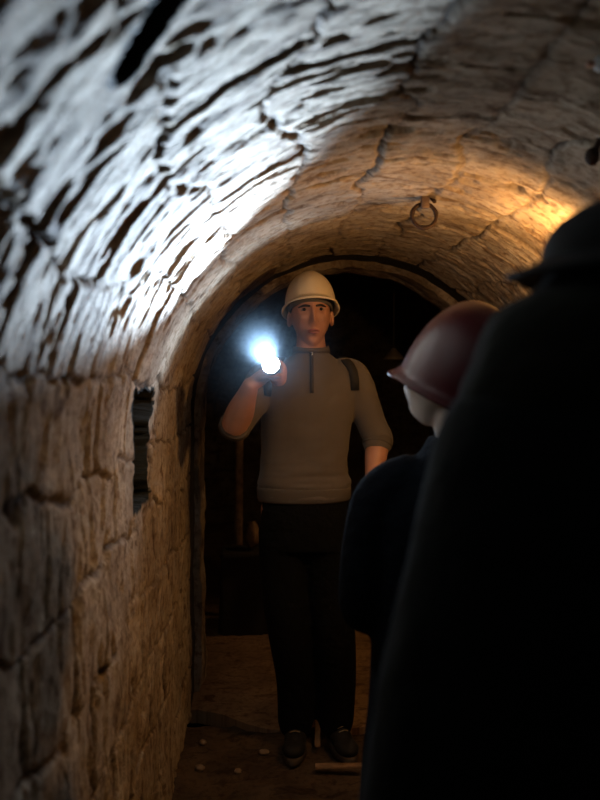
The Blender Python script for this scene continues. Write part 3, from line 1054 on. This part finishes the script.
# coat: left silhouette taken at its real distance, the right side mirrors it
secs = []
for py, pl, dep in ((1450, 352, .17), (1200, 345, .17), (1000, 345, .17), (900, 350, .17), (800, 360, .165), (720, 373, .16), (620, 396, .155), (520, 417, .145), (470, 430, .135), (430, 444, .125), (395, 462, .115)):
    z = nz_(py)
    secs.append((z, ncx, NY, ncx - nx_(pl), dep))
bm = bmesh.new()
torso(bm, secs, n=56, steps=60, power=2.4)
coat = fuse('coat', bm, M_COAT, near, voxel=0.009, smooth=5)
me = coat.data
co = np.empty(len(me.vertices) * 3, np.float32); me.vertices.foreach_get('co', co); co = co.reshape(-1, 3)
no = np.empty(len(me.vertices) * 3, np.float32); me.vertex_normals.foreach_get('vector', no); no = no.reshape(-1, 3)
co = co + no * ((fbm(co[:, 0] * 9 + 30, co[:, 2] * 4 + 30, 5, 3) - 0.5) * 0.025)[:, None]
me.vertices.foreach_set('co', co.ravel()); me.update()
bm = bmesh.new()
torso(bm, [(nz_(440), ncx, NY, ncx - nx_(462), .12), (nz_(395), ncx, NY, ncx - nx_(462), .125), (nz_(360), ncx, NY, ncx - nx_(476), .13), (nz_(325), ncx, NY + .005, ncx - nx_(490), .13), (nz_(305), ncx, NY + .01, ncx - nx_(508), .128), (nz_(285), ncx, NY + .015, ncx - nx_(546), .11),
           (nz_(258), ncx, NY + .02, ncx - nx_(566), .10)], n=48, steps=40)
fuse('hood', bm, M_HOOD, near, voxel=0.007, smooth=5)
for sx in (-1, 1):
    bm = bmesh.new()
    ellipsoid(bm, (ncx + .10 * sx, NY + .04, .045), (.045, .13, .045)); ellipsoid(bm, (ncx + .10 * sx, NY, .08), (.045, .06, .05))
    fuse('shoe', bm, M_SHOE, near, voxel=0.008, smooth=3)
NH = Matrix.Translation((ncx + 0.005, NY + 0.02, nz_(246))) @ Euler((math.radians(-4), math.radians(4), math.radians(172))).to_matrix().to_4x4()
helmet(near, NH, M_HATB, M_HATB, 'dark low helmet with wide rim', front_len=0.14, half_w=0.118, height=0.062, back_len=0.13, peak=0.03, lip=0.034)

# ------------------------------------------------------------------ iron ring in the vault
s_, y_ = surf_pt(424, 199)
xx, zz, nnx, nnz = prof(np.array([s_]))
mount = Vector((float(xx[0]), y_, float(zz[0]))); inn = Vector((float(nnx[0]), 0, float(nnz[0])))
rg = empty('iron_ring', mount, 'rusty iron ring hanging from the vault above the hard hats', 'ring')
bm = bmesh.new()
rc_ = Vector((mount.x - 0.001, y_ - 0.008, mount.z - 0.050))
R1, r1 = 0.0350, 0.0060
rings = []
for i in range(56):
    a = 2 * math.pi * i / 56
    d = Vector((math.cos(a), 0.12 * math.sin(a), math.sin(a)))
    rr = r1 * (1 + 0.12 * math.sin(3 * a) + 0.1 * math.sin(7 * a))
    rings.append([bm.verts.new(rc_ + d * (R1 + rr * math.cos(b)) + Vector((0, -1, 0)) * rr * math.sin(b)) for b in [2 * math.pi * k / 12 for k in range(12)]])
for i in range(56):
    A, B = rings[i], rings[(i + 1) % 56]
    for k in range(12):
        bm.faces.new((A[k], A[(k + 1) % 12], B[(k + 1) % 12], B[k]))
from_bm('ring', bm, M_IRON, rg)
bm = bmesh.new()
box(bm, mount + Vector((0.001, -0.008, -0.012)), (0.024, 0.020, 0.034), bevel=0.004)
o = from_bm('staple', bm, M_IRONP, rg); o['label'] = 'greyish flat iron staple'
bm = bmesh.new()
limb(bm, [(mount.x + 0.022, y_ + 0.0, mount.z + 0.004, .006), (mount.x + 0.028, y_ - 0.012, mount.z - 0.010, .006)], n=10)
from_bm('spike', bm, M_IRON, rg)


def on_vault(px, py):
    s, y = surf_pt(px, py)
    x, z, a, b = prof(np.array([s]))
    return Vector((float(x[0]), y, float(z[0]))), Vector((float(a[0]), 0, float(b[0])))


# dark iron bolt and ceramic holder at the edge of the frame
p, q = on_vault(600, 140)
kb = empty('iron_bolt', p, 'dark rounded iron bolt fixed to the vault above the nearest visitor', 'bolt')
bm = bmesh.new(); ellipsoid(bm, p + q * 0.035, (0.014, 0.014, 0.018)); from_bm('bolt_head', bm, M_IRON, kb)
turned('shank', [(-.02, .007), (0.03, .006)], q, p, M_IRON, kb, n=16)
p, q = on_vault(600, 58)
hk = empty('cable_holder', p, 'small pale ceramic cable holder with reddish clamp high on the vault over the nearest visitor', 'cable holder')
turned('ceramic_cap', [(0.0, .010), (0.006, .012), (0.014, .012), (0.020, .007)], q, p + Vector((0.004, 0, 0)), M_WHITE, hk, n=24)
bm = bmesh.new(); box(bm, p + q * 0.006 + Vector((-0.012, 0.0, -0.004)), (0.016, 0.012, 0.008), bevel=0.002); from_bm('clamp', bm, M_COPPER, hk)

# wall lamp that lights the place
wl = empty('wall_lamp', LAMP, 'small warm bulb lamp on the right vault behind the visitors', 'lamp')
base_q = Vector((1, 0, 0.25)).normalized()
turned('lamp_base', [(0.03, .022), (0.05, .040), (0.10, .045)], base_q, LAMP, M_CERAM, wl)
bm = bmesh.new(); ellipsoid(bm, LAMP + base_q * 0.012, (0.022, 0.020, 0.020)); from_bm('bulb', bm, M_BULB, wl)
turned('light_blocker', [(0.0, .012), (-0.004, .020), (0.004, .036), (0.008, .036), (0.0, .022)], Vector((0.35, 1, -0.05)).normalized(), LAMP + Vector((-0.060, -0.044, 0.0)), M_CERAM, wl)  # added unseen disc, keeps lamp light off near ceiling and left wall
bm = bmesh.new(); limb(bm, [(*(LAMP + Vector((-0.062, -0.046, 0.030))), .004), (*(LAMP + Vector((-0.02, -0.050, 0.050))), .004), (*(LAMP + Vector((0.055, -0.02, 0.03))), .004)], n=8)
from_bm('blocker_arm', bm, M_CERAM, wl)  # added only to hold the blocking disc
fl = empty('hanging_lamp', LAMP2, 'shaded lamp hanging in the dark chamber beyond the arch', 'lamp')
turned('lamp_shade', [(-0.005, .060), (0.0, .062), (0.03, .035), (0.05, .014), (0.06, .010)], Vector((0, 0, 1)), LAMP2 + Vector((0, 0, 0.0)), M_CERAM, fl)
turned('cord', [(0.055, .003), (0.80, .003)], Vector((0, 0, 1)), LAMP2, M_ZIP, fl, n=8)

# ------------------------------------------------------------------ things on the floor and beyond
o_ = at(239, 560, 4.7)
bm = bmesh.new()
limb(bm, [(o_.x, 4.72, 0.02, .028), (o_.x - .004, 4.72, .5, .026), (o_.x + .002, 4.72, 1.15, .026)], n=14, round_ends=False)
o = from_bm('wooden_post', bm, M_WOOD, None); tag(o, 'slim pale wooden post standing beyond the arch under the raised elbow', 'post')
bm = bmesh.new()
c = at(244, 545, 4.5)
box(bm, (c.x, 4.5, 0.245), (0.26, 0.22, 0.47), bevel=0.03)
for v in bm.verts: v.co += Vector([random.uniform(-.012, .012) for _ in range(3)])
o = from_bm('stone_block', bm, M_BLACK, None); tag(o, 'low dark stone block in the gloom beyond the arch', 'stone')
bm = bmesh.new()
c = at(252, 516, 4.5)
ellipsoid(bm, (c.x, 4.5, 0.562), (0.04, 0.05, 0.075), None, 12)
for v in bm.verts: v.co += Vector([random.uniform(-.008, .008) for _ in range(3)])
o = from_bm('rubble_stone', bm, M_WOOD, None); tag(o, 'small brown rubble stone lying on top of the low dark block', 'stone')
for (a, b, wd, lab) in ((at(317.5, 757, 3.03), at(318, 716, 3.45), .022, 'narrow wooden plank lying lengthwise between the shoes of the man'), (at(314, 763, 2.98), at(362, 768, 2.95), .028, 'narrow wooden plank lying crosswise in front of the shoes of the man')):
    a = Vector((a.x, a.y, 0.030)); b = Vector((b.x, b.y, 0.034))
    if a.y < 3.0 and b.y < 3.0: a.y = b.y = 2.87
    d = (b - a); ang = math.atan2(d.y, d.x)
    bm = bmesh.new(); box(bm, (a + b) / 2, (d.length, wd, 0.012), Euler((0, 0, ang)).to_matrix(), bevel=0.003)
    o = from_bm('plank', bm, M_WOOD, None); tag(o, lab, 'plank', None)
pebs = [(203, 742, .014, 'pale pebble on the earth floor closest to the left wall'), (264, 752, .016, 'flat pale pebble on the earth floor near the shoes of the man'), (238, 771, .013, 'small pebble in the middle of the dark earth floor'), (200, 768, .018, 'larger brown pebble low beside the left wall')]
for px, py, r, lab in pebs:
    d = ray(px, py); t = -(CAM_H - 0.008) / d.z; c = ORG + d * t
    bm = bmesh.new(); ellipsoid(bm, c, (r * 1.2, r, r * .6), Euler((0, 0, px)).to_matrix(), 14)
    for v in bm.verts: v.co += (v.co - c) * random.uniform(-.12, .12)
    o = from_bm('pebble', bm, M_PEB, None); tag(o, lab, 'pebble')

for o in bpy.data.objects:
    if '_w' in o: del o['_w']
